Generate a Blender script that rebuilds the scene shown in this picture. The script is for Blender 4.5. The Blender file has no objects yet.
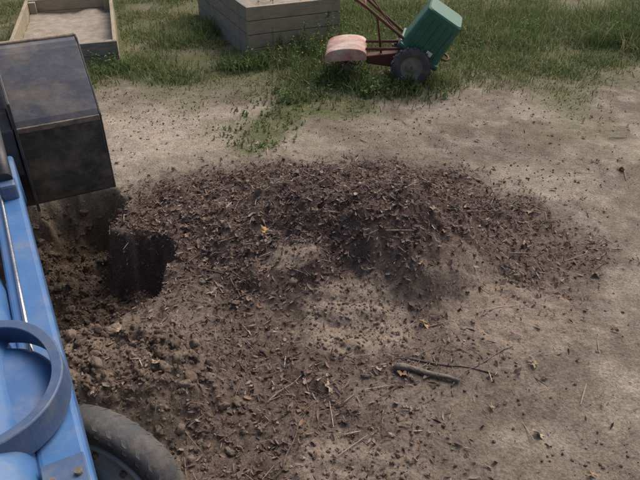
import bpy, math, numpy as np
from mathutils import Vector, Matrix, Euler
rng = np.random.default_rng(7)
S = bpy.context.scene
COL = S.collection

# ------------------------------------------------------------------ noise
TAB = np.random.default_rng(3).random((256,256))
def vnoise(x,y):
    x=np.asarray(x,float); y=np.asarray(y,float)
    xi=np.floor(x).astype(int); yi=np.floor(y).astype(int)
    fx=x-xi; fy=y-yi
    fx=fx*fx*(3-2*fx); fy=fy*fy*(3-2*fy)
    a=TAB[xi%256,yi%256]; b=TAB[(xi+1)%256,yi%256]
    c=TAB[xi%256,(yi+1)%256]; d=TAB[(xi+1)%256,(yi+1)%256]
    return (a*(1-fx)+b*fx)*(1-fy)+(c*(1-fx)+d*fx)*fy
def fbm(x,y,f=1.0,o=4,ox=0.0):
    s=0;a=.5;t=0
    for i in range(o):
        s=s+a*vnoise(np.asarray(x)*f+ox+17.3*i,np.asarray(y)*f+ox*1.7+9.1*i); t+=a
        a*=.5; f*=2.03
    return s/t
def billow(x,y,f=1.0,o=3,ox=0.0):
    # rounded lumps with sharp creases: broken soil
    s=0;a=.5;t=0
    for i in range(o):
        s=s+a*np.minimum(1,2.2*np.abs(2*vnoise(np.asarray(x)*f+ox+13.3*i,np.asarray(y)*f+ox*1.3+5.1*i)-1)); t+=a
        a*=.5; f*=2.1
    return s/t
def ss(a,b,v):
    t=np.clip((v-a)/(b-a),0,1); return t*t*(3-2*t)
def ell(x,y,cx,cy,rx,ry,ang=0.0):
    c,s=math.cos(ang),math.sin(ang)
    dx=x-cx; dy=y-cy
    u=(dx*c+dy*s)/rx; v=(-dx*s+dy*c)/ry
    return np.sqrt(u*u+v*v)

# ------------------------------------------------------------------ terrain masks
def m_mound(x,y):
    n=(fbm(x,y,1.7,4,5)-.5)*.55
    return 1-ss(.2,1.05,ell(x,y,.15,3.35,1.3,.95)+n)
def m_ridge(x,y):
    n=(fbm(x,y,3.,4,6)-.5)*.6
    return 1-ss(.55,.95,ell(x,y,.55,3.02,.62,.42)+n)
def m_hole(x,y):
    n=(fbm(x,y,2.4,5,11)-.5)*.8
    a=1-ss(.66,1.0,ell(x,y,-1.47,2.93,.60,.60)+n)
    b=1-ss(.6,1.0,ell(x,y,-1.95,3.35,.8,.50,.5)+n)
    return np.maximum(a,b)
def m_spoil(x,y):
    n=(fbm(x,y,2.6,4,21)-.5)*.6
    return 1-ss(.35,1.05,ell(x,y,-1.0,2.06,.68,.40)+n)
def m_dark(x,y):
    n=(fbm(x,y,1.4,5,33)-.5)*.8
    a=1-ss(.55,1.15,ell(x,y,-.1,3.2,1.7,1.35)+n)
    b=1-ss(.5,1.15,ell(x,y,-.3,1.9,.95,.9)+n)
    return np.maximum(a,b)
def m_pale(x,y):
    n=(fbm(x,y,3.4,5,36)-.5)*.9
    a=1-ss(.6,1.0,ell(x,y,.17,2.50,.36,.29)+n)
    b=1-ss(.5,1.0,ell(x,y,-.2,2.83,.20,.14)+n*.8)
    c=1-ss(.45,1.1,ell(x,y,1.05,2.6,.5,.4)+n)
    d=1-ss(.5,1.0,ell(x,y,.15,1.55,.35,.2)+n)
    return np.maximum(np.maximum(np.maximum(a,b*.9),c*.7),d*.6)
def m_mulch(x,y):
    n=(fbm(x,y,2.3,5,31)-.5)*1.0
    a=1-ss(.5,1.2,ell(x,y,.2,3.45,1.4,1.0)+n)
    b=1-ss(.5,1.2,ell(x,y,-.9,3.4,.75,.85)+n)
    c=(1-ss(.2,1.2,ell(x,y,-.15,1.9,.95,1.0)+n*1.3))*.6
    m=np.maximum(np.maximum(a,b),c)
    return np.clip(m*(1-.92*m_pale(x,y)),0,1)
def m_grass(x,y):
    n=(fbm(x,y,1.6,5,41)-.5)
    b=5.72+.10*x*(x>0)
    a=ss(-.35,.6,y-b+n*1.7)
    st=1-ss(.55,1.2,ell(x,y,-.40,5.1,.24,.75,-.38)+n*1.1)
    st2=1-ss(.5,1.15,ell(x,y,.1,5.5,.55,.3)+n*1.1)
    return np.clip(np.maximum(a,np.maximum(st,st2)),0,1)
def m_sand(x,y):
    n=(fbm(x,y,1.9,5,51)-.5)*.8
    return 1-ss(.55,1.1,ell(x,y,-1.3,4.95,1.15,.72)+n)
def H(x,y):
    x=np.asarray(x,float); y=np.asarray(y,float)
    mu=m_mulch(x,y); mo=m_mound(x,y); ho=m_hole(x,y); sp=m_spoil(x,y); dk=m_dark(x,y)
    z=.07*(fbm(x,y,.6,3,61)-.5)*ss(1.0,3,np.abs(y)) 
    z=z+.27*mo*(1-ho)*(.7+.6*fbm(x,y,2.6,3,64))+.11*m_ridge(x,y)-.46*ho*(.7+.6*fbm(x,y,2.2,3,65))+.15*sp*(1-ho)
    z=z+mu*.06*(fbm(x,y,8,3,71)-.5)+mu*.03*(fbm(x,y,30,2,72)-.5)
    z=z+.07*dk*(fbm(x,y,5.5,4,77)-.5)+.02*dk*(billow(x,y,13,3,7)-.5)
    z=z+np.maximum(sp,ho*.8)*(.075*(billow(x,y,7,4,73)-.5)+.03*(billow(x,y,22,2,79)-.5))+ho*.16*(fbm(x,y,5,5,74)-.5)
    z=z+m_pale(x,y)*.03*(billow(x,y,9,3,78)-.5)
    z=z+.018*(fbm(x,y,7,4,75)-.5)+.05*(fbm(x,y,2.2,3,76)-.5)
    return z
def mixc(c,d,m):
    return c*(1-m[...,None])+np.array(d)*m[...,None]
def ground_col(x,y):
    n1=fbm(x,y,1.3,5,81); n2=fbm(x,y,5,5,82); n3=fbm(x,y,22,3,83); n4=fbm(x,y,2.7,5,84)
    c=np.zeros(x.shape+(3,))+np.array([.235,.197,.152])
    c=mixc(c,[.32,.275,.215],ss(.42,.62,n1))
    c=mixc(c,[.155,.125,.095],ss(.48,.66,n4)*.6)
    c=mixc(c,[.38,.335,.27],ss(.52,.7,n2)*.5)
    c=mixc(c,[.43,.36,.29],m_sand(x,y)*(.65+.5*n2).clip(0,1))
    c=mixc(c,[.17,.17,.09],ss(.48,.66,fbm(x,y,1.3,5,88))*.55*ss(4,5.5,y))
    dk=m_dark(x,y); c=mixc(c,[.165,.122,.098],dk*(.55+.6*(n2-.25)).clip(0,1)*.9)
    sp=m_spoil(x,y); c=mixc(c,[.24,.182,.14],sp*.9)
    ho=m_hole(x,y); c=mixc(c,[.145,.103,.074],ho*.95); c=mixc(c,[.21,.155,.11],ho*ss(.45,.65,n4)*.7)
    mu=m_mulch(x,y)
    c=mixc(c,[.108,.074,.064],np.clip(mu*(.85+.6*(n2-.3)),0,1))
    c=mixc(c,[.18,.135,.11],mu*ss(.52,.75,n3)*.7)
    c=mixc(c,[.36,.285,.225],m_pale(x,y)*.85*(.55+.9*n2).clip(0,1))
    g=m_grass(x,y); c=mixc(c,[.13,.135,.065],g*(.45+.55*ss(.3,.6,n2)))
    br=(1-ss(.3,1.0,ell(x,y,-1.9,8.9,.8,.4)+(n2-.5)*.5)); c=mixc(c,[.17,.12,.08],br*.8)
    c*= (.74+.52*n3)[...,None]
    return c

# ------------------------------------------------------------------ helpers
def nodes(m):
    m.use_nodes=True; nt=m.node_tree; return nt, nt.nodes['Principled BSDF']
def mat(name,c1,c2=None,rough=.6,metal=0.,scale=12.,bump=.15,bscale=60.,lo=.4,hi=.65,c3=None,stretch=None,coat=0.,dust=None,dlo=.5,dhi=.7,dscale=3.):
    m=bpy.data.materials.new(name); nt,b=nodes(m)
    b.inputs['Roughness'].default_value=rough; b.inputs['Metallic'].default_value=metal
    b.inputs['Coat Weight'].default_value=coat
    tc=nt.nodes.new('ShaderNodeTexCoord'); mp=nt.nodes.new('ShaderNodeMapping')
    nt.links.new(tc.outputs['Object'],mp.inputs['Vector'])
    if stretch: mp.inputs['Scale'].default_value=stretch
    n=nt.nodes.new('ShaderNodeTexNoise'); n.inputs['Scale'].default_value=scale; n.inputs['Detail'].default_value=8; n.inputs['Roughness'].default_value=.65
    nt.links.new(mp.outputs[0],n.inputs['Vector'])
    r=nt.nodes.new('ShaderNodeValToRGB'); r.color_ramp.elements[0].position=lo; r.color_ramp.elements[1].position=hi
    r.color_ramp.elements[0].color=(*c1,1); r.color_ramp.elements[1].color=(*(c2 or c1),1)
    if c3:
        e=r.color_ramp.elements.new(min(hi+.12,1)); e.color=(*c3,1)
    nt.links.new(n.outputs['Fac'],r.inputs[0]); out=r.outputs[0]
    if dust:
        n3=nt.nodes.new('ShaderNodeTexNoise'); n3.inputs['Scale'].default_value=dscale; n3.inputs['Detail'].default_value=10; n3.inputs['Roughness'].default_value=.75
        nt.links.new(tc.outputs['Object'],n3.inputs['Vector'])
        m3=nt.nodes.new('ShaderNodeMapRange'); m3.inputs['From Min'].default_value=dlo; m3.inputs['From Max'].default_value=dhi; m3.inputs['To Max'].default_value=.85
        nt.links.new(n3.outputs['Fac'],m3.inputs['Value'])
        mx=nt.nodes.new('ShaderNodeMix'); mx.data_type='RGBA'
        nt.links.new(m3.outputs[0],mx.inputs[0]); nt.links.new(out,mx.inputs[6]); mx.inputs[7].default_value=(*dust,1); out=mx.outputs[2]
    nt.links.new(out,b.inputs['Base Color'])
    n2=nt.nodes.new('ShaderNodeTexNoise'); n2.inputs['Scale'].default_value=bscale; n2.inputs['Detail'].default_value=5
    nt.links.new(mp.outputs[0],n2.inputs['Vector'])
    bp=nt.nodes.new('ShaderNodeBump'); bp.inputs['Strength'].default_value=bump; bp.inputs['Distance'].default_value=.01
    nt.links.new(n2.outputs['Fac'],bp.inputs['Height']); nt.links.new(bp.outputs[0],b.inputs['Normal'])
    mr=nt.nodes.new('ShaderNodeMapRange'); mr.inputs['To Min'].default_value=max(rough-.12,.05); mr.inputs['To Max'].default_value=min(rough+.2,1)
    nt.links.new(n.outputs['Fac'],mr.inputs['Value']); nt.links.new(mr.outputs[0],b.inputs['Roughness'])
    return m
def colmat(name,rough=.9,bump=.4,bscale=90.,var=.5,vscale=140.,trans=0.):
    m=bpy.data.materials.new(name); nt,b=nodes(m)
    b.inputs['Roughness'].default_value=rough; b.inputs['Specular IOR Level'].default_value=.2
    a=nt.nodes.new('ShaderNodeAttribute'); a.attribute_name='Col'
    tc=nt.nodes.new('ShaderNodeTexCoord')
    n=nt.nodes.new('ShaderNodeTexNoise'); n.inputs['Scale'].default_value=vscale; n.inputs['Detail'].default_value=6; n.inputs['Roughness'].default_value=.7
    nt.links.new(tc.outputs['Object'],n.inputs['Vector'])
    mr=nt.nodes.new('ShaderNodeMapRange'); mr.inputs['From Min'].default_value=.3; mr.inputs['From Max'].default_value=.7
    mr.inputs['To Min'].default_value=1-var; mr.inputs['To Max'].default_value=1+var
    nt.links.new(n.outputs['Fac'],mr.inputs['Value'])
    vm=nt.nodes.new('ShaderNodeVectorMath'); vm.operation='SCALE'
    nt.links.new(a.outputs['Color'],vm.inputs[0]); nt.links.new(mr.outputs[0],vm.inputs['Scale'])
    nt.links.new(vm.outputs[0],b.inputs['Base Color'])
    if bump>0:
        n2=nt.nodes.new('ShaderNodeTexNoise'); n2.inputs['Scale'].default_value=bscale; n2.inputs['Detail'].default_value=8; n2.inputs['Roughness'].default_value=.7
        nt.links.new(tc.outputs['Object'],n2.inputs['Vector'])
        bp=nt.nodes.new('ShaderNodeBump'); bp.inputs['Strength'].default_value=bump; bp.inputs['Distance'].default_value=.02
        nt.links.new(n2.outputs['Fac'],bp.inputs['Height']); nt.links.new(bp.outputs[0],b.inputs['Normal'])
    if trans>0:
        out=nt.nodes['Material Output']; tr=nt.nodes.new('ShaderNodeBsdfTranslucent'); ms=nt.nodes.new('ShaderNodeMixShader'); ms.inputs[0].default_value=trans
        nt.links.new(vm.outputs[0],tr.inputs['Color']); nt.links.new(b.outputs[0],ms.inputs[1]); nt.links.new(tr.outputs[0],ms.inputs[2]); nt.links.new(ms.outputs[0],out.inputs['Surface'])
    return m
def np_mesh(name,V,F,C=None,material=None,smooth=False,k=3,parent=None):
    me=bpy.data.meshes.new(name)
    V=np.asarray(V,np.float32); F=np.asarray(F,np.int32)
    me.vertices.add(len(V)); me.vertices.foreach_set('co',V.ravel())
    me.loops.add(F.size); me.loops.foreach_set('vertex_index',F.ravel())
    me.polygons.add(len(F)); me.polygons.foreach_set('loop_start',np.arange(0,F.size,k,dtype=np.int32))
    me.polygons.foreach_set('loop_total',np.full(len(F),k,np.int32))
    me.polygons.foreach_set('use_smooth',np.full(len(F),smooth))
    me.update(calc_edges=True)
    if C is not None:
        at=me.color_attributes.new('Col','FLOAT_COLOR','POINT')
        cc=np.ones((len(V),4),np.float32); cc[:,:3]=C; at.data.foreach_set('color',cc.ravel())
    if material: me.materials.append(material)
    o=bpy.data.objects.new(name,me); COL.objects.link(o)
    if parent: o.parent=parent
    return o
def rotm(yaw,pitch,roll):
    cy,sy=np.cos(yaw),np.sin(yaw); cp,sp=np.cos(pitch),np.sin(pitch); cr,sr=np.cos(roll),np.sin(roll)
    R=np.empty((len(yaw),3,3))
    R[:,0,0]=cy*cp; R[:,0,1]=cy*sp*sr-sy*cr; R[:,0,2]=cy*sp*cr+sy*sr
    R[:,1,0]=sy*cp; R[:,1,1]=sy*sp*sr+cy*cr; R[:,1,2]=sy*sp*cr-cy*sr
    R[:,2,0]=-sp;   R[:,2,1]=cp*sr;          R[:,2,2]=cp*cr
    return R
def scatter(name,bv,bf,P,SC,R,C,material,jit=0.,smooth=False,parent=None):
    bv=np.asarray(bv,float); bf=np.asarray(bf,int); n=len(P); nv=len(bv)
    W=np.repeat(bv[None],n,0)
    if jit>0: W=W*(1+jit*(rng.random((n,nv,1))-.5)*2)
    W=W*SC[:,None,:]
    W=np.einsum('nij,nkj->nki',R,W)+P[:,None,:]
    F=(bf[None]+(np.arange(n)*nv)[:,None,None]).reshape(-1,bf.shape[1])
    CC=np.repeat(C[:,None,:],nv,1).reshape(-1,3)
    return np_mesh(name,W.reshape(-1,3),F,CC,material,smooth,bf.shape[1],parent)
def empty(name,loc=(0,0,0),rz=0.):
    e=bpy.data.objects.new(name,None); COL.objects.link(e); e.location=loc; e.rotation_euler=(0,0,rz); return e
def py_mesh(name,V,F,m,parent=None,bevel=0.,smooth=False,loc=(0,0,0),rot=(0,0,0),seg=2):
    me=bpy.data.meshes.new(name); me.from_pydata([tuple(v) for v in V],[],F); me.update()
    import bmesh
    bm=bmesh.new(); bm.from_mesh(me); bmesh.ops.recalc_face_normals(bm,faces=bm.faces); bm.to_mesh(me); bm.free()
    me.materials.append(m); o=bpy.data.objects.new(name,me); COL.objects.link(o)
    o.location=loc; o.rotation_euler=rot
    if parent: o.parent=parent
    if smooth: 
        for p in me.polygons: p.use_smooth=True
    if bevel>0:
        b=o.modifiers.new('b','BEVEL'); b.width=bevel; b.segments=seg; b.limit_method='ANGLE'; b.angle_limit=math.radians(40)
    return o
def box(name,size,loc,m,parent=None,rot=(0,0,0),bevel=.005,taper=1.):
    x,y,z=[s/2 for s in size]; t=taper
    V=[(-x,-y,-z),(x,-y,-z),(x,y,-z),(-x,y,-z),(-x*t,-y*t,z),(x*t,-y*t,z),(x*t,y*t,z),(-x*t,y*t,z)]
    F=[(0,3,2,1),(4,5,6,7),(0,1,5,4),(1,2,6,5),(2,3,7,6),(3,0,4,7)]
    return py_mesh(name,V,F,m,parent,bevel,False,loc,rot)
def prism(name,prof,x0,x1,m,parent=None,bevel=.004,smooth=False,seg=2):
    n=len(prof); V=[(x0,a,b) for a,b in prof]+[(x1,a,b) for a,b in prof]
    F=[tuple(range(n)),tuple(range(2*n-1,n-1,-1))]+[(i,(i+1)%n,(i+1)%n+n,i+n) for i in range(n)]
    return py_mesh(name,V,F,m,parent,bevel,smooth,seg=seg)
def strip_prof(pts,th):
    L=[];Rr=[]
    for i,p in enumerate(pts):
        a=pts[max(i-1,0)]; b=pts[min(i+1,len(pts)-1)]
        d=Vector((b[0]-a[0],b[1]-a[1])).normalized(); nn=Vector((-d.y,d.x))*th/2
        L.append((p[0]+nn.x,p[1]+nn.y)); Rr.append((p[0]-nn.x,p[1]-nn.y))
    return L,Rr
def strip(name,pts,th,x0,x1,m,parent=None,smooth=False,bevel=0.002):
    L,Rr=strip_prof(pts,th); n=len(pts)
    V=[(x0,*p) for p in L]+[(x0,*p) for p in Rr]+[(x1,*p) for p in L]+[(x1,*p) for p in Rr]
    F=[]
    for i in range(n-1):
        F+=[(i,i+1,2*n+i+1,2*n+i),(n+i,3*n+i,3*n+i+1,n+i+1),(i,n+i,n+i+1,i+1),(2*n+i,2*n+i+1,3*n+i+1,3*n+i)]
    F+=[(0,2*n,3*n,n),(n-1,2*n-1,4*n-1,3*n-1)]
    return py_mesh(name,V,F,m,parent,bevel,smooth)
def tube(name,pts,r,m,parent=None,res=10,cap=True):
    pts=[Vector(p) for p in pts]; V=[];F=[]
    rs=r if isinstance(r,(list,tuple)) else [r]*len(pts)
    up=Vector((0.13,.21,1)).normalized()
    for i,p in enumerate(pts):
        d=(pts[min(i+1,len(pts)-1)]-pts[max(i-1,0)]).normalized()
        a=d.cross(up); 
        if a.length<.05: a=d.cross(Vector((1,0,0)))
        a.normalize(); b=d.cross(a)
        for j in range(res):
            t=2*math.pi*j/res; V.append(p+(a*math.cos(t)+b*math.sin(t))*rs[i])
    for i in range(len(pts)-1):
        for j in range(res):
            F.append((i*res+j,i*res+(j+1)%res,(i+1)*res+(j+1)%res,(i+1)*res+j))
    F.append(tuple(range(res))); F.append(tuple(range(len(pts)*res-1,(len(pts)-1)*res-1,-1)))
    o=py_mesh(name,V,F,m,parent)
    for p in o.data.polygons:
        if len(p.vertices)==4: p.use_smooth=True
    return o
def lathe(name,prof,m,parent=None,seg=48,loc=(0,0,0),rot=(0,0,0)):
    V=[];F=[];n=len(prof)
    for k in range(seg):
        t=2*math.pi*k/seg
        for a,r in prof: V.append((a,r*math.cos(t),r*math.sin(t)))
    for k in range(seg):
        for i in range(n-1):
            F.append((k*n+i,k*n+i+1,((k+1)%seg)*n+i+1,((k+1)%seg)*n+i))
    return py_mesh(name,V,F,m,parent,0,True,loc,rot)
def spline(pts,sub=6):
    P=[np.array(p,float) for p in pts]; o=[]
    for i in range(len(P)-1):
        a=P[max(i-1,0)];b=P[i];c=P[i+1];d=P[min(i+2,len(P)-1)]
        for k in range(sub):
            t=k/sub; o.append(tuple(.5*((2*b)+(-a+c)*t+(2*a-5*b+4*c-d)*t*t+(-a+3*b-3*c+d)*t**3)))
    o.append(tuple(P[-1])); return o

# ------------------------------------------------------------------ materials
M_blue=mat('tractor_blue_paint',(.05,.15,.36),(.065,.18,.40),rough=.42,scale=7,bump=.08,c3=(.12,.20,.33),coat=.2,dust=(.22,.24,.26),dlo=.47,dhi=.78,dscale=6)
M_blued=mat('tractor_dark_blue_paint',(.055,.10,.20),(.07,.125,.235),rough=.48,scale=9,bump=.1,c3=(.13,.16,.22),coat=.1,dust=(.19,.20,.21),dlo=.47,dhi=.8,dscale=7)
M_cowl=mat('cowl_blue_paint',(.035,.115,.30),(.045,.14,.34),rough=.5,scale=6,bump=.08,dust=(.20,.22,.24),dlo=.46,dhi=.78,dscale=6)
M_bucket=mat('bucket_black_steel',(.032,.035,.036),(.062,.063,.058),rough=.42,scale=5,bump=.4,bscale=12,c3=(.15,.125,.095),stretch=(1,1,2.2),dust=(.18,.155,.12),dlo=.47,dhi=.66,dscale=4.5)
M_buckett=mat('bucket_sky_worn_top',(.085,.09,.11),(.12,.125,.145),rough=.36,scale=4,bump=.35,bscale=12,c3=(.21,.175,.145),stretch=(1,2,1),dust=(.24,.205,.17),dlo=.46,dhi=.68,dscale=5)  # scuffed steel; sky reflection painted in as the paler blue-grey
M_worn=mat('scraped_steel',(.26,.20,.15),(.085,.075,.066),rough=.6,scale=14,bump=.3)
M_blk=mat('black_hydraulic',(.028,.03,.034),(.05,.05,.052),rough=.45,scale=12)
M_chrome=mat('cylinder_rod',(.5,.5,.5),(.6,.6,.6),rough=.2,metal=1.)
M_rub=mat('tyre_rubber',(.055,.058,.064),(.085,.083,.082),rough=.7,scale=10,bump=.3,bscale=50,c3=(.17,.15,.13),dust=(.22,.185,.15),dlo=.48,dhi=.75,dscale=7)
M_rim=mat('grey_rim',(.30,.36,.42),(.42,.45,.48),rough=.5,scale=9,c3=(.3,.26,.21))
M_wood=mat('weathered_boards',(.19,.17,.14),(.33,.30,.25),rough=.9,scale=6,bump=.6,bscale=30,stretch=(1.,8,14),c3=(.40,.37,.32),lo=.35,hi=.6,dust=(.13,.12,.095),dlo=.5,dhi=.75)
M_wood2=mat('newer_boards',(.29,.24,.16),(.40,.34,.24),rough=.88,scale=6,bump=.5,bscale=30,stretch=(1.,8,14),lo=.35,hi=.6,dust=(.17,.145,.11),dlo=.5,dhi=.75)
M_red=mat('faded_red_paint',(.15,.05,.033),(.10,.042,.03),rough=.7,scale=14,c3=(.18,.11,.07))
M_hood=mat('sunbleached_red_paint',(.38,.15,.115),(.50,.34,.28),rough=.65,scale=6,lo=.36,hi=.52,c3=(.60,.53,.46))
M_green=mat('green_tub_plastic',(.018,.12,.075),(.026,.145,.09),rough=.45,scale=8,c3=(.06,.16,.115),bump=.08,dust=(.12,.17,.13),dlo=.5,dhi=.85,dscale=6)
M_label=mat('label_white',(.6,.6,.58),(.5,.5,.48),rough=.6)
M_engine=mat('engine_grey',(.06,.06,.062),(.13,.12,.11),rough=.6,scale=15)
M_wheel=mat('tiller_rim',(.20,.18,.14),(.30,.27,.21),rough=.7,scale=12)
M_soil=mat('bed_soil',(.26,.22,.17),(.38,.33,.27),rough=.95,scale=9,bump=.9,bscale=40,c3=(.15,.15,.09))
M_seat=mat('black_vinyl',(.02,.02,.02),(.03,.03,.03),rough=.5)
M_ground=colmat('dirt_ground',.95,.9,50,.5,75)
M_leaf=colmat('dead_leaf',.75,.0,60,.25,200)
M_clod=colmat('dirt_clod',.95,.7,120,.3,90)
M_grass=colmat('grass_blade',.6,.0,60,.2,30,.35)
M_twig=colmat('twig_bark',.85,.3,200,.3,120)

# ------------------------------------------------------------------ ground sheet
def axis(f0,f1,step,far):
    mid=np.arange(f0,f1,step); a=[];d=step;v=mid[-1]
    while v<far: d*=1.12; v+=d; a.append(v)
    b=[];d=step;v=f0
    while v>-far: d*=1.12; v-=d; b.append(v)
    return np.concatenate([b[::-1],mid,a])
gx=axis(-3.2,3.4,.0125,220); gy=axis(1.1,6.2,.0125,220)
X,Y=np.meshgrid(gx,gy)
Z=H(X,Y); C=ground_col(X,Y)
nx=len(gx); ny=len(gy)
idx=np.arange(nx*ny).reshape(ny,nx)
F=np.stack([idx[:-1,:-1],idx[:-1,1:],idx[1:,1:],idx[1:,:-1]],-1).reshape(-1,4)
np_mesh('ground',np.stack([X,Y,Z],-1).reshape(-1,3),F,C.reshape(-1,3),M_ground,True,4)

def sample(n,x0,x1,y0,y1,dens):
    x=rng.uniform(x0,x1,n); y=rng.uniform(y0,y1,n)
    k=rng.random(n)<dens(x,y); return x[k],y[k]
def palette(n,cols,var=.25):
    c=np.array(cols)[rng.integers(0,len(cols),n)]
    return c*(1+var*(rng.random((n,1))*2-1))

# ------------------------------------------------------------------ leaf litter (mulch)
lv=[(-.5,0,0),(-.2,.22,.07),(.15,.25,.06),(.5,0,.10),(.15,-.25,.07),(-.2,-.22,.06),(0,0,0)]
lf=[(0,6,1),(1,6,2),(2,6,3),(3,6,4),(4,6,5),(5,6,0)]
def dens_l(x,y): 
    return np.clip(m_mulch(x,y)*(.25+1.2*fbm(x,y,4,4,37))+.06*m_dark(x,y)+.006,0,1)*(1-.75*m_hole(x,y))*(1-.7*m_grass(x,y))*(1-.7*m_pale(x,y))
x,y=sample(140000,-2.2,3.4,1.2,6.0,dens_l); n=len(x)
sz=.009+.034*rng.random(n)**2.8
P=np.stack([x,y,H(x,y)+sz*.12+.003],-1)
SC=np.stack([sz*(.9+.5*rng.random(n)),sz*(.45+.7*rng.random(n)),sz*(.5+2*rng.random(n))],-1)
R=rotm(rng.uniform(0,6.28,n),rng.normal(0,.42,n),rng.normal(0,.42,n))
Cc=palette(n,[(.14,.095,.082),(.10,.072,.065),(.18,.13,.108),(.115,.088,.08),(.21,.155,.13),(.085,.062,.056),(.155,.104,.088),(.27,.22,.185),(.20,.125,.085),(.165,.12,.10)],.3)
scatter('leaf_litter',lv,lf,P,SC,R,Cc,M_leaf,jit=.3)
lob=[];K=14
for i in range(K):
    t=2*math.pi*i/K; r=.5*(1 if i%2==0 else .62); lob.append((r*math.cos(t),r*.72*math.sin(t),.10*math.cos(3*t)+.06))
lob.append((0,0,0)); lof=[(i,(i+1)%K,K) for i in range(K)]
x,y=sample(560,-1.6,3.4,1.3,5.6,lambda x,y:.25+.5*m_mulch(x,y)); 
kx=np.array([-.33,.55,.04,1.45,1.55,.95,.95,.4,-.6,.9,1.9,2.3]); ky=np.array([3.1,2.45,2.0,3.6,3.2,2.1,1.75,2.1,2.7,3.9,2.8,4.2])
nk=len(kx); x=np.concatenate([kx,x]); y=np.concatenate([ky,y]); n=len(x)
sz=.03+.035*rng.random(n); sz[:nk]=.085
P=np.stack([x,y,H(x,y)+.012],-1); SC=np.stack([sz,sz*.8,sz],-1)
Cc=palette(n,[(.32,.22,.14),(.26,.17,.11),(.38,.30,.21),(.20,.15,.12),(.32,.25,.19)])
Cc[0]=(.52,.32,.14); Cc[1]=(.46,.33,.19)
scatter('fallen_leaf_scatter',lob,lof,P,SC,rotm(rng.uniform(0,6.28,n),rng.normal(0,.3,n),rng.normal(0,.3,n)),Cc,M_leaf,jit=.25)

# ------------------------------------------------------------------ twigs
hexv=[];
for k,(xx,rr,yy) in enumerate([(-.5,.7,0),(-.15,1,.05),(.2,.85,.0),(.5,.45,.06)]):
    for j in range(5):
        t=2*math.pi*j/5; hexv.append((xx,yy*.0+rr*math.cos(t),rr*math.sin(t)))
hexf=[(k*5+j,k*5+(j+1)%5,(k+1)*5+(j+1)%5,(k+1)*5+j) for k in range(3) for j in range(5)]
x,y=sample(7000,-1.8,3.2,1.3,5.2,lambda x,y:np.clip(.02+.8*m_mulch(x,y)+.3*np.exp(-((x-.6)**2/.4+(y-2.1)**2/.2)),0,1)*(1-m_hole(x,y)))
n=len(x); L=.03+.17*rng.random(n)**3.5; r=.0012+.003*rng.random(n)**2
P=np.stack([x,y,H(x,y)+.008],-1)
Cc=palette(n,[(.24,.185,.15),(.15,.115,.10),(.32,.265,.22),(.11,.085,.075),(.39,.335,.28)])
scatter('twig_scatter',hexv,hexf,P,np.stack([L,r,r],-1),rotm(rng.uniform(0,6.28,n),rng.normal(0,.14,n),np.zeros(n)),Cc,M_twig,smooth=True)
def stick(name,a,b,r,c,bend=.02,sub=None):
    a=np.array(a);b=np.array(b);k=9;pts=[]
    for i in range(k):
        t=i/(k-1); p=a*(1-t)+b*t; d=b-a; q=np.array([-d[1],d[0]])/np.linalg.norm(d)
        p=p+q*bend*math.sin(3.1*t)+q*bend*.4*math.sin(9*t)
        pts.append((p[0],p[1],float(H(p[0],p[1]))+r*.6+.002))
    zs=[p[2] for p in pts]; zz=np.linspace(zs[0],zs[-1],k); pts=[(p[0],p[1],max(p[2]*.4+z*.6,p[2]-.004)) for p,z in zip(pts,zz)]
    m=mat(name+'_bark',c,tuple(v*.55 for v in c),rough=.9,scale=45,bump=.8,bscale=90)
    return tube('fallen_branch',pts,[r*(1-.5*i/(k-1))*(1+.12*math.sin(i*2.3)) for i in range(k)],m,None,9)
stick('branch_a',(.36,2.14),(.66,2.04),.018,(.22,.18,.15),.012)
stick('branch_b',(.62,2.02),(.98,2.28),.005,(.22,.18,.15),.02)
stick('branch_c',(.92,2.55),(1.16,2.62),.005,(.38,.33,.28),.01)
stick('branch_d',(.38,2.2),(.86,2.08),.006,(.15,.12,.10),.015)
stick('branch_e',(-.24,1.9),(-.02,2.15),.005,(.25,.20,.16),.015)
stick('branch_f',(-.15,1.55),(-.06,1.85),.005,(.16,.13,.11),.015)
stick('branch_g',(.32,2.3),(.36,2.45),.005,(.28,.23,.19),.01)

# ------------------------------------------------------------------ clods, crumbs
import bmesh
def ico(sub):
    bm=bmesh.new(); bmesh.ops.create_icosphere(bm,subdivisions=sub,radius=1)
    a=np.array([v.co[:] for v in bm.verts]); b=np.array([[v.index for v in f.verts] for f in bm.faces]); bm.free(); return a,b
iv,itf=ico(3); iv1,itf1=ico(1)
def lumpy(v,seed):
    r=1+.7*(fbm(v[:,0]+v[:,2]*.7+seed,v[:,1]-v[:,2]*.5+seed,1.6,4,seed)-.5)*2+.35*(billow(v[:,0]*1.3+v[:,2],v[:,1]+v[:,2],3.5,3,seed+3)-.6)
    return v*r[:,None]
ccol=[(.22,.168,.13),(.19,.143,.11),(.25,.20,.157),(.165,.122,.094)]
x,y=sample(4200,-2.4,-.1,1.4,4.0,lambda x,y:np.clip(m_spoil(x,y)*.7+.5*m_hole(x,y)+.05,0,1))
n=len(x); sz=.007+.019*rng.random(n)**2.4
P=np.stack([x,y,H(x,y)-sz*.15],-1); SC=sz[:,None]*(.7+.9*rng.random((n,3))); SC[:,2]*=.75
Rr=rotm(*[rng.uniform(0,6.28,n) for _ in range(3)]); Cc=palette(n,ccol,.12)
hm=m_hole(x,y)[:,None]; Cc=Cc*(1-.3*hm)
E=empty('dirt_clod_pile')
for g in range(6):
    s=slice(g,None,6)
    scatter('clods',lumpy(iv,3.1+g*7.7),itf,P[s],SC[s],Rr[s],Cc[s],M_clod,smooth=True,parent=E)
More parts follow.
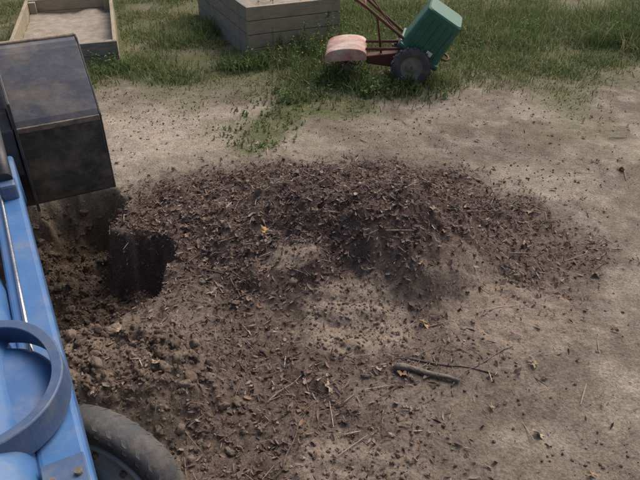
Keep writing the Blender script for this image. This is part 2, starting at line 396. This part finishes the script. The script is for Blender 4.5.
x,y=sample(34000,-2.3,.6,1.3,3.9,lambda x,y:np.clip(m_spoil(x,y)*.8+.5*m_hole(x,y)+.12*m_dark(x,y)+.35*m_pale(x,y),0,1))
n=len(x); sz=.003+.008*rng.random(n)**2
P=np.stack([x,y,H(x,y)+sz*.3],-1); SC=sz[:,None]*(.7+.7*rng.random((n,3)))
Cc=palette(n,ccol,.2)*(1+.45*m_pale(x,y)[:,None])
scatter('crumbs',iv1,itf1,P,SC,rotm(*[rng.uniform(0,6.28,n) for _ in range(3)]),Cc,M_clod,jit=.25,parent=E)
x,y=sample(22000,-3.0,3.6,1.2,6.4,lambda x,y:.12+.6*(1-m_mulch(x,y))*ss(.35,.7,fbm(x,y,1.5,3,91)))
n=len(x); sz=.002+.007*rng.random(n)**3
P=np.stack([x,y,H(x,y)+sz*.3],-1); SC=sz[:,None]*(.7+.7*rng.random((n,3)))
scatter('small_dirt_crumbs',iv1,itf1,P,SC,rotm(*[rng.uniform(0,6.28,n) for _ in range(3)]),palette(n,[(.26,.22,.18),(.2,.165,.13),(.15,.125,.10),(.34,.30,.25)]),M_clod,jit=.2)

# ------------------------------------------------------------------ grass
def blades(name,x,y,h,w,Cc,lean=.5):
    n=len(x); yaw=rng.uniform(0,6.28,n); la=rng.uniform(0,6.28,n); lm=rng.random(n)*lean
    z=H(x,y)-.005
    dx,dy=np.cos(yaw),np.sin(yaw); lx,ly=np.cos(la)*lm,np.sin(la)*lm
    V=np.zeros((n,5,3))
    for i,(t,ww) in enumerate([(0,-1),(0,1),(.55,.8),(.55,-.8),(1,0)]):
        V[:,i,0]=x+dx*w*ww*.5+lx*h*t**1.8; V[:,i,1]=y+dy*w*ww*.5+ly*h*t**1.8; V[:,i,2]=z+h*t*(1-.35*lm*t)
    F=np.array([(0,1,2),(0,2,3),(3,2,4)])[None]+(np.arange(n)*5)[:,None,None]
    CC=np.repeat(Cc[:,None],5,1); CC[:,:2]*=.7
    return np_mesh(name,V.reshape(-1,3),F.reshape(-1,3),CC.reshape(-1,3),M_grass,False,3)
def inbeds(x,y):
    r=np.zeros_like(x,bool)
    for (ox,oy,a,w,l) in BEDS:
        dx=x-ox;dy=y-oy;c,s=math.cos(a),math.sin(a); u=dx*c+dy*s; v=-dx*s+dy*c
        r|=(u>-.03)&(u<w+.03)&(v>-.03)&(v<l+.03)
    return r
BEDS=[(-.79,6.85,math.radians(24),1.12,2.2),(-3.28,6.42,math.radians(17),1.12,2.3)]
def gd(x,y): return m_grass(x,y)*np.clip(.04+3.0*(fbm(x,y,2.2,5,101)-.35),.04,1)*(.6+.4*ss(5.6,7,y))
x,y=sample(270000,-5.2,6.2,4.0,11.5,gd)
k=~inbeds(x,y); x=x[k];y=y[k]; n=len(x)
h=(.018+.085*rng.random(n)**1.6)*(.3+1.5*fbm(x,y,2.2,4,102)**1.3)*(.55+.45*ss(5.5,6.5,y))
t=fbm(x,y,.9,4,103)[:,None]+.35*(rng.random((n,1))-.5)
t=np.clip((t-.3)*2.2,0,1)
Cc=(np.array([.11,.17,.055])*(1-t)+np.array([.21,.235,.09])*t)*(.65+.7*rng.random((n,1)))
dry=rng.random(n)<.2; Cc[dry]=np.array([.32,.28,.17])*(.7+.5*rng.random((dry.sum(),1)))
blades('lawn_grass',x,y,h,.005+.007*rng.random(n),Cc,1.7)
cl=[(-.55,6.75,.35,.22),(-.3,6.95,.4,.24),(.1,6.6,.5,.22),(.0,6.2,.4,.17),(.45,6.0,.3,.2),(.8,5.95,.4,.15),(1.25,6.1,.3,.14),(-.9,6.6,.2,.22),(.5,7.2,.7,.24),(1.9,6.9,.8,.12),(3.6,7.6,.5,.38),(4.1,8.3,.6,.45),(3.9,7.0,.4,.28),(-2.0,6.6,.4,.16),(-2.6,6.35,.5,.17),(-1.7,7.6,.4,.18),(2.9,8.6,.8,.2),(.7,8.6,1.2,.2),(-.2,5.75,.3,.10),(-1.5,6.3,.3,.13),(2.4,7.6,.5,.18),(1.6,8.0,.5,.22),(-1.35,8.0,.25,.25),(2.6,6.5,.3,.09),(3.1,6.8,.3,.12)]
xs=[];ys=[];hs=[]
for cx,cy,rad,hh in cl:
    m=int(1700*rad*rad*3+160); xs.append(rng.normal(cx,rad*.5,m)); ys.append(rng.normal(cy,rad*.45,m)); hs.append(hh*(.3+.75*rng.random(m)))
x=np.concatenate(xs);y=np.concatenate(ys);h=np.concatenate(hs); k=~inbeds(x,y);x,y,h=x[k],y[k],h[k];n=len(x)
Cc=palette(n,[(.12,.185,.058),(.16,.22,.075),(.21,.25,.10),(.10,.15,.052),(.30,.27,.15)],.3)
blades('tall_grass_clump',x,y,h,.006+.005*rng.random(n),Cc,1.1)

def weeds(name,spots,cols):
    V=[];F=[];C=[];o=0
    lp=np.array([(0,0,0),(.35,.28,.06),(.7,.24,.03),(1,0,-.12),(.7,-.24,.03),(.35,-.28,.06),(.5,0,0)])
    lfc=[(0,6,1),(1,6,2),(2,6,3),(3,6,4),(4,6,5),(5,6,0)]
    for cx,cy,hh,ns in spots:
        for s in range(ns):
            bx=cx+rng.normal(0,.13);by=cy+rng.normal(0,.10); hgt=hh*(.5+.6*rng.random()); z0=float(H(bx,by))
            ln=rng.normal(0,.22,2); nl=int(8+hgt*40); colr=np.array(cols[rng.integers(len(cols))])*(.75+.5*rng.random())
            for i in range(2):
                t0=i/2;t1=(i+1)/2
                a=np.array([bx+ln[0]*hgt*t0,by+ln[1]*hgt*t0,z0+hgt*t0]);b=np.array([bx+ln[0]*hgt*t1,by+ln[1]*hgt*t1,z0+hgt*t1])
                V+= [a+(-.003,0,0),a+(.003,0,0),b+(.002,0,0),b+(-.002,0,0)]; F+=[(o,o+1,o+2),(o,o+2,o+3)]; C+=[colr*.8]*4; o+=4
            for i in range(nl):
                t=rng.random()**.8; p=np.array([bx+ln[0]*hgt*t,by+ln[1]*hgt*t,z0+hgt*t])
                L=(.02+.032*rng.random())*(1.2-.6*t)*(1 if hh>.08 else .6); R=rotm(np.array([rng.uniform(0,6.28)]),np.array([rng.normal(-.2,.45)]),np.array([rng.normal(0,.4)]))[0]
                W=(lp*L)@R.T+p; V+=list(W); F+=[tuple(q+o for q in f) for f in lfc]; C+=[colr*(.7+.6*rng.random())]*7; o+=7
    return np_mesh(name,np.array(V),np.array(F),np.array(C),M_grass,False,3)
gcol=[(.12,.19,.06),(.15,.215,.07),(.19,.24,.085),(.10,.15,.05)]
strip_spots=[(-.42+.2*math.sin(i*2.1)-.02*i,5.55-.10*i,.045,11) for i in range(11)]
weeds('broadleaf_weeds',[(-.62,6.62,.26,18),(-.35,6.8,.32,20),(-.1,6.95,.36,20),(.15,6.7,.32,16),(.3,6.3,.22,14),(.55,5.95,.2,16),(.05,6.15,.26,14),(.78,5.9,.17,14),(1.0,5.85,.13,12),(.15,7.2,.55,16),(-.55,7.5,.78,5),(1.3,6.4,.2,8),(-2.15,6.5,.2,12),(-2.7,6.3,.22,12),(.5,7.0,.42,12),(.35,5.75,.12,12),(-.2,5.7,.12,20),(-.05,5.5,.07,18),(3.8,7.5,.5,16),(4.2,8.0,.6,14),(4.0,6.8,.3,8),(1.0,7.6,.4,10),(-1.0,6.5,.15,10),(1.8,7.4,.2,10),(2.7,7.9,.25,10)]+strip_spots,gcol)
x=rng.normal(.05,.28,40); y=rng.normal(6.6,.22,40); z=H(x,y)+.16+.16*rng.random(40); n=40
fv=[(0,0,0)]+[(math.cos(2*math.pi*i/10)*(1 if i%2 else .55),math.sin(2*math.pi*i/10)*(1 if i%2 else .55),.25) for i in range(10)]
ff=[(0,1+i,1+(i+1)%10) for i in range(10)]
scatter('yellow_wildflowers',fv,ff,np.stack([x,y,z],-1),np.full((n,3),.011),rotm(rng.uniform(0,6,n),rng.normal(0,.5,n),rng.normal(.4,.4,n)),palette(n,[(.55,.42,.06),(.6,.5,.1)]),M_grass)

# ------------------------------------------------------------------ raised garden beds
def bed(ox,oy,ang,w,l,h,rows,mf,ms,fill):
    e=empty('raised_garden_bed',(ox,oy,float(H(ox,oy))-.03),ang); th=.04; bh=h/rows
    for i in range(rows):
        z=bh*(i+.5); g=.006
        j=lambda:rng.normal(0,.0035)
        box(f'front_board_{i}',(w,th,bh-g),(w/2,th/2+j(),z),mf,e,(0,0,rng.normal(0,.003)),.005)
        box(f'back_board_{i}',(w,th,bh-g),(w/2,l-th/2,z),ms,e,(0,0,0),.005)
        for sx,nm in ((th/2,'left'),(w-th/2,'right')):
            box(f'{nm}_board_{i}',(l-2*th-.004,th,bh-g),(sx+j(),l/2,z),ms,e,(0,0,math.pi/2),.005)
    for px_,py_ in ((th+.045,th+.045),(w-th-.045,th+.045),(th+.045,l-th-.045),(w-th-.045,l-th-.045)):
        box('corner_post',(.085,.085,h-.015),(px_,py_,h/2-.01),ms,e)
    k=40; V=[];F=[]
    for a in range(k):
        for b in range(k):
            u=th+.002+(w-2*th-.004)*a/(k-1); v=th+.002+(l-2*th-.004)*b/(k-1)
            V.append((u,v,fill+.09*float(fbm(u+ox,v+oy,4,4,5))))
    for a in range(k-1):
        for b in range(k-1): F.append((a*k+b,(a+1)*k+b,(a+1)*k+b+1,a*k+b+1))
    py_mesh('soil_fill',V,F,M_soil,e,0,True)
    return e
bed(*BEDS[0],.60,4,M_wood2,M_wood,.44)
b2=bed(*BEDS[1],.30,2,M_wood,M_wood2,.08)

# ------------------------------------------------------------------ rototiller
T=empty('rototiller',(.92,6.22,float(H(.92,6.22))),math.radians(-4))
def tiller_wheel(y):
    w=empty('wheel',(0,y,.2)); w.parent=T; w.rotation_euler=(0,0,math.pi/2)
    lathe('tyre',[(-.05,.11),(-.06,.15),(-.055,.18),(-.03,.192),(.03,.192),(.055,.18),(.06,.15),(.05,.11)],M_rub,w,36)
    lathe('rim',[(-.045,.112),(-.03,.10),(-.02,.05),(-.035,.045),(-.04,0.001)],M_wheel,w,28)
    lathe('rim_back',[(.045,.112),(.03,.10),(.02,.05),(.035,.045),(.04,0.001)],M_wheel,w,28)
    for k in range(18):
        t=2*math.pi*k/18
        for s in (-1,1):
            box('lug',(.055,.018,.016),(s*.027,.194*math.cos(t+s*.08),.194*math.sin(t+s*.08)),M_rub,w,(t+math.pi/2+s*.08,0,0),.003)
tiller_wheel(-.2); tiller_wheel(.22)
tube('axle',[(0,-.25,.2),(0,.27,.2)],.014,M_engine,T)
py_mesh('transmission_case',[(x,y,z) for y in (-.05,.07) for x,z in [(-.45,.17),(-.45,.25),(-.2,.28),(.12,.33),(.14,.16),(-.1,.13)]],
  [(0,1,2,3,4,5),(6,7,8,9,10,11)]+[(i,(i+1)%6,(i+1)%6+6,i+6) for i in range(6)],M_red,T,.012)
pts=spline([(-.86,.24),(-.85,.30),(-.79,.345),(-.66,.37),(-.53,.365),(-.46,.33),(-.45,.27)],4)
L_,R_=strip_prof(pts,.008); n=len(pts); V=[]
for yy in (-.24,.26): V+=[(a,yy,b) for a,b in L_]+[(a,yy,b) for a,b in R_]
Fh=[]
for i in range(n-1): Fh+=[(i,i+1,2*n+i+1,2*n+i),(n+i,3*n+i,3*n+i+1,n+i+1),(i,n+i,n+i+1,i+1),(2*n+i,2*n+i+1,3*n+i+1,3*n+i)]
py_mesh('tine_hood',V,Fh,M_hood,T)
for yy in (-.242,.262):
    py_mesh('hood_side',[(a,yy-.003,b) for a,b in pts]+[(a,yy+.003,b) for a,b in pts],[tuple(range(n)),tuple(range(2*n-1,n-1,-1))]+[(i,(i+1)%n,(i+1)%n+n,i+n) for i in range(n)],M_hood,T)
for yy in (-.18,-.06,.08,.2):
    for k in range(4):
        t=k*math.pi/2+yy*4
        tube('tine',[(-.65,yy,.19),(-.65+.12*math.cos(t),yy,.19+.12*math.sin(t)),(-.65+.15*math.cos(t+.35),yy+.04,.19+.15*math.sin(t+.35))],[.012,.01,.005],M_worn,T,6)
tube('tine_shaft',[(-.65,-.22,.19),(-.65,.24,.19)],.018,M_engine,T)
for yy in (-.16,.18):
    tube('handlebar',[(.02,yy*.5,.34),(-.10,yy*.8,.46),(-.48,yy,.76),(-.80,yy*1.3,.98),(-.95,yy*1.5,1.02),(-1.08,yy*1.5,1.02)],.0155,M_red,T,10)
    tube('grip',[(-1.0,yy*1.5,1.022),(-1.14,yy*1.5,1.022)],.021,M_blk,T,10)
tube('handle_crossbar',[(-.48,-.16,.76),(-.48,.18,.76)],.012,M_red,T)
tube('handle_brace',[(-.3,0.01,.26),(-.36,-.15,.665)],.011,M_red,T)
tube('shift_rod',[(-.05,.02,.33),(-.42,.03,.80)],.007,M_red,T)
tube('frame_rail',[(-.46,-.12,.34),(.2,-.12,.36)],.015,M_red,T)
tube('frame_rail_2',[(-.46,.14,.34),(.2,.14,.36)],.015,M_red,T)
box('engine_block',(.26,.26,.22),(.2,0,.42),M_engine,T,(0,math.radians(12),0),.02)
lathe('flywheel_shroud',[(-.05,.001),(-.05,.11),(.03,.13),(.07,.12)],M_engine,T,28,(.2,0,.56),(0,math.radians(78),0))
G=empty('engine_cover',(.205,-.04,.52)); G.parent=T; G.rotation_euler=(math.radians(6),math.radians(31),math.radians(-6))
rc=.05
def ring(w,d,z,seg=6):
    o=[]
    for cx,cy,a0 in ((w/2-rc,d/2-rc,0),(-w/2+rc,d/2-rc,90),(-w/2+rc,-d/2+rc,180),(w/2-rc,-d/2+rc,270)):
        for k in range(seg+1):
            t=math.radians(a0+90*k/seg); o.append((cx+rc*math.cos(t),cy+rc*math.sin(t),z))
    return o
lev=[(.43,.40,-.24),(.46,.43,-.24),(.46,.43,-.215),(.425,.395,-.21),(.405,.375,-.05),(.385,.355,.12),(.375,.345,.19),(.35,.32,.205)]
V=[];F=[]
for w,d,z in lev: V+=ring(w,d,z)
m=28
for i in range(len(lev)-1):
    for j in range(m): F.append((i*m+j,i*m+(j+1)%m,(i+1)*m+(j+1)%m,(i+1)*m+j))
F.append(tuple(range((len(lev)-1)*m,len(lev)*m)))
o=py_mesh('green_tub',V,F,M_green,G); sd=o.modifiers.new('s','SOLIDIFY'); sd.thickness=.004
V=ring(.465,.435,-.262)+ring(.465,.435,-.243); F=[(j,(j+1)%m,(j+1)%m+m,j+m) for j in range(m)]+[tuple(range(m)),tuple(range(2*m-1,m-1,-1))]
py_mesh('black_rim',V,F,M_blk,G)
for k in range(5):
    box('rib',(.012,.006,.34),(-.14+.07*k,-.198,-.02),M_green,G,(math.radians(-3.5),0,0),.002)
box('label',(.06,.004,.045),(.07,-.2125,-.15),M_label,G,(math.radians(-3.5),0,0),.001)
tube('front_bumper',[(.2,-.12,.3),(.34,-.12,.24),(.38,-.04,.23),(.38,.06,.23),(.34,.14,.24),(.2,.14,.3)],.012,M_red,T)

# ------------------------------------------------------------------ tractor
TR=empty('tractor',(-1.152,1.109,0),math.radians(28))
def wheel(name,x,y,R_,w,rr,steer,nl,side):
    e=empty(name,(x,y,R_-.01)); e.parent=TR; e.rotation_euler=(0,0,steer); h=w/2
    lathe('tyre',[(-h*.72,rr),(-h*.95,rr+.02),(-h*1.03,(rr+R_)/2),(-h*.97,R_-.035),(-h*.82,R_-.012),(-h*.4,R_-.003),(0,R_),(h*.4,R_-.003),(h*.82,R_-.012),(h*.97,R_-.035),(h*1.03,(rr+R_)/2),(h*.95,rr+.02),(h*.72,rr)],M_rub,e,64)
    for s in (-1,1):
        lathe('rim',[(s*h*.76,rr+.006),(s*h*1.0,rr+.004),(s*h*1.02,rr-.006),(s*h*.85,rr-.02),(s*h*.8,rr*.7),(s*h*.75,rr*.45),(s*h*1.0,rr*.42),(s*h*1.05,.001)],M_rim,e,48)
        for k in range(8):
            t=2*math.pi*k/8; tube('bolt',[(s*h*.8,rr*.76*math.cos(t),rr*.76*math.sin(t)),(s*(h*.8+.018),rr*.76*math.cos(t),rr*.76*math.sin(t))],.012,M_worn,e,6)
    V=[];F=[];o=0
    for k in range(nl):
        for s in (-1,1):
            t0=2*math.pi*(k+(0 if s<0 else .5))/nl; 
            nn=5
            for i in range(nn):
                f=i/(nn-1); ax=s*h*(.04+.94*f); tt=t0+f*.45/ (R_/.3)*.5; dr=.010 if f<.8 else .010-(f-.8)*.05
                rb=R_-.012-.02*f*f; dw=.012/R_
                for a,r in ((-dw,rb),(-dw*.8,R_+dr-.012-.012*f*f),(dw*.8,R_+dr-.012-.012*f*f),(dw,rb)):
                    V.append((ax,r*math.cos(tt+a),r*math.sin(tt+a)))
            for i in range(nn-1):
                for j in range(3):
                    F.append((o+i*4+j,o+i*4+j+1,o+(i+1)*4+j+1,o+(i+1)*4+j))
            F.append((o,o+1,o+2,o+3)); F.append(tuple(o+(nn-1)*4+q for q in (3,2,1,0))); o+=nn*4
    py_mesh('tread',V,F,M_rub,e)
    return e
wheel('front_wheel',.485,.04,.285,.12,.20,math.radians(40),30,1)
wheel('front_wheel',-.485,-.04,.285,.12,.20,math.radians(40),30,-1)
wheel('rear_wheel',.60,-1.75,.52,.30,.30,0,22,1)
wheel('rear_wheel',-.60,-1.75,.52,.30,.30,0,22,-1)
box('front_axle',(.85,.10,.10),(0,0,.30),M_blued,TR)
box('chassis',(.30,1.9,.22),(0,-.8,.48),M_blued,TR,bevel=.02)
box('rear_axle',(.9,.2,.2),(0,-1.75,.52),M_blued,TR)
hp=[(-.33,.60),(-.34,.86),(-.31,.97),(-.22,1.03),(0,1.06),(.22,1.03),(.31,.97),(.34,.86),(.33,.60)]
V=[];ys_=[(-.95,1.,.0),(-.2,1.,-.01),(.45,.97,-.04),(.62,.9,-.10),(.68,.8,-.2)]
for yy,s,dz in ys_:
    for a,b in hp: V.append((a*s,yy,b+dz*(b-.62)/.44))
k=len(hp);F=[]
for i in range(len(ys_)-1):
    for j in range(k-1): F.append((i*k+j,i*k+j+1,(i+1)*k+j+1,(i+1)*k+j))
F+=[tuple(range(k)),tuple(range(len(V)-1,len(V)-k-1,-1))]
py_mesh('hood',V,F,M_blue,TR,.03,True,seg=4)
box('grille',(.36,.02,.2),(0,.685,.72),M_blk,TR)
box('seat',(.45,.42,.1),(0,-1.75,.92),M_seat,TR,bevel=.03); box('seat_back',(.45,.1,.4),(0,-1.98,1.12),M_seat,TR,bevel=.03)
tube('steering_column',[(0,-.95,.95),(0,-1.15,1.15)],.03,M_blk,TR)
o=lathe('steering_wheel',[(.012*math.cos(t),.17+.012*math.sin(t)) for t in np.linspace(0,6.28,9)],M_blk,TR,32,(0,-1.17,1.17),(0,math.radians(90),0))
for s in (-1,1):
    strip('rear_fender',[(-1.3,.85),(-1.4,1.0),(-1.55,1.12),(-1.95,1.12),(-2.2,.98)],.01,s*.45,s*.74,M_blue,TR)
    box('foot_platform',(.3,.6,.02),(s*.33,-1.0,.5),M_blk,TR)
# loader
for s in (-1,1):
    a,b=(.325,.445)
    x0,x1=(a,b) if s>0 else (-b,-a)
    prism('loader_arm',[(-.75,.80),(-.75,.92),(-.3,.91),(0,.90),(.8,.885),(1.55,.86),(1.78,.78),(2.02,.52),(2.02,.40),(1.9,.42),(1.66,.66),(1.5,.72),(0,.74)],x0,x1,M_blue,TR,.016,seg=3)
    prism('loader_post',[(-.72,.42),(-.40,.42),(-.50,.84),(-.62,1.0),(-.85,1.0),(-.85,.9)],x0-.012,x0-.002,M_blue,TR,.004)
    tube('lift_cylinder',[(s*.39,-.42,.5),(s*.39,.45,.68)],.032,M_blk,TR,16)
    tube('lift_rod',[(s*.39,.45,.68),(s*.39,.95,.75)],.016,M_chrome,TR,12)
    tube('curl_cylinder',[(s*.40,1.15,.95),(s*.40,1.66,1.0)],.030,M_blk,TR,16)
    tube('curl_rod',[(s*.40,1.66,1.0),(s*.40,1.98,.97)],.015,M_chrome,TR,12)
    tube('arm_highlight_line',[(s*.365,-.1,.915),(s*.365,.5,.905),(s*.365,1.1,.89),(s*.37,1.2,.93)],.007,M_chrome,TR,8)  # no real hose: bright tube added to stand in for the arm's edge highlight
    box('cylinder_bracket',(.07,.10,.08),(s*.40,1.15,.905),M_blued,TR,bevel=.012)
    for dx in (-.068,.055):
        prism('bucket_bracket',[(1.9,.36),(2.047,.34),(2.047,.84),(2.24,1.06),(2.14,1.12),(1.92,1.0),(1.88,.7)],s*.43+dx,s*.43+dx+.015,M_blk,TR,.003)
    prism('pivot_block',[(1.9,.60),(2.04,.60),(2.04,.82),(2.10,.92),(1.98,.94),(1.90,.86)],s*.43-.05,s*.43+.05,M_blk,TR,.008)
    # curved guard wrapping the upright: thin formed plate with folded lip
    cs=spline([(.15,.10),(.27,.10),(.36,.06),(.415,-.02),(.437,-.12),(.425,-.22),(.37,-.31),(.28,-.36),(.15,-.38)],7)
    n=len(cs); V=[];F=[]
    prof=[(-.022,1.016),(.004,1.020),(.008,1.016),(.010,.93),(.004,.93),(.001,1.010),(-.022,1.010)]
    kk=len(prof)
    for i,p in enumerate(cs):
        A=Vector(cs[max(i-1,0)]);B=Vector(cs[min(i+1,n-1)]); d=(B-A).normalized(); nn=Vector((d.y,-d.x))*-1
        for off,zz in prof: V.append((s*(p[0]+nn.x*off),p[1]+nn.y*off,zz))
    for i in range(n-1):
        for j in range(kk): F.append((i*kk+j,i*kk+(j+1)%kk,(i+1)*kk+(j+1)%kk,(i+1)*kk+j))
    F+=[tuple(range(kk)),tuple(kk*(n-1)+q for q in range(kk-1,-1,-1))]
    py_mesh('curved_guard',V,F,M_blued,TR,.0015,False)
    V=[(s*.20,-.14,.975)];F=[];m=len(cs)
    for q,zz in ((.4,.972),(.7,.96),(.88,.945),(.97,.92)):
        for p in cs: V.append((s*(.13+(p[0]-.13)*q),-.14+(p[1]+.14)*q,zz))
    for r_ in range(3):
        for i in range(m-1): F.append((1+r_*m+i,1+r_*m+i+1,1+(r_+1)*m+i+1,1+(r_+1)*m+i))
    for i in range(m-1): F.append((0,1+i,2+i))
    py_mesh('cowl',V,F,M_cowl,TR,.0,True)
    prism('post_plate',[(-.72,.925),(-.72,.937),(-.40,.930),(-.40,.918)],s*.385-.05,s*.385+.05,M_blued,TR,.002)
    for bx,by in ((-.03,-.46),(.03,-.46),(-.03,-.58),(.03,-.58)):
        tube('post_bolt',[(s*.385+bx,by,.925),(s*.385+bx,by,.942)],.010,M_worn,TR,6)
tube('arm_cross_tube',[(-.33,1.35,.78),(.33,1.35,.78)],.05,M_blue,TR,20)
HW=.943
bk=[(2.66,.33),(2.30,.30),(2.12,.30),(2.06,.34),(2.05,.42),(2.05,.80)]
strip('bucket_shell',bk,.012,-HW,HW,M_bucket,TR)
strip('bucket_upper_back',[(2.051,.806),(2.07,.84),(2.20,.985),(2.34,1.13),(2.37,1.155),(2.41,1.17)],.012,-HW,HW,M_buckett,TR)
for s in (-1,1):
    x0=s*HW+(.002 if s>0 else -.012)
    prism('bucket_side',[(2.68,.32),(2.12,.292),(2.05,.33),(2.042,.82),(2.37,1.17),(2.42,1.18)],x0,x0+.010,M_bucket,TR,.002)
tube('bucket_lip',[(-HW,2.41,1.178),(HW,2.41,1.178)],.011,M_worn,TR,8)
box('bucket_weld_bar',(2*HW,.014,.032),(0,2.037,.80),M_worn,TR,bevel=.004)
box('cutting_edge',(2*HW+.03,.14,.014),(0,2.72,.325),M_worn,TR,(math.radians(4),0,0),.002)

# ------------------------------------------------------------------ camera / light
cam=bpy.data.cameras.new('Camera'); co=bpy.data.objects.new('Camera',cam); COL.objects.link(co)
co.location=(0,0,2.2); co.rotation_euler=(math.radians(90-34),0,0)
cam.sensor_width=36; cam.lens=615/640*36; cam.clip_end=600; cam.clip_start=.05
S.camera=co
EL=math.radians(52); AZ=math.radians(35)
sd=Vector((math.sin(AZ)*math.cos(EL),math.cos(AZ)*math.cos(EL),math.sin(EL)))
sl=bpy.data.lights.new('sun','SUN'); sl.energy=1.35; sl.angle=math.radians(40); sl.color=(1,.93,.84)
so=bpy.data.objects.new('sun',sl); COL.objects.link(so); so.rotation_euler=sd.to_track_quat('Z','Y').to_euler()
w=bpy.data.worlds.new('World'); S.world=w; w.use_nodes=True; nt=w.node_tree
sk=nt.nodes.new('ShaderNodeTexSky'); sk.sky_type='NISHITA'; sk.sun_disc=False; sk.sun_elevation=EL; sk.sun_rotation=AZ; sk.dust_density=7; sk.air_density=.8
nt.links.new(sk.outputs[0],nt.nodes['Background'].inputs[0]); nt.nodes['Background'].inputs[1].default_value=.15
S.view_settings.view_transform='Standard'; S.view_settings.look='None'; S.view_settings.exposure=0
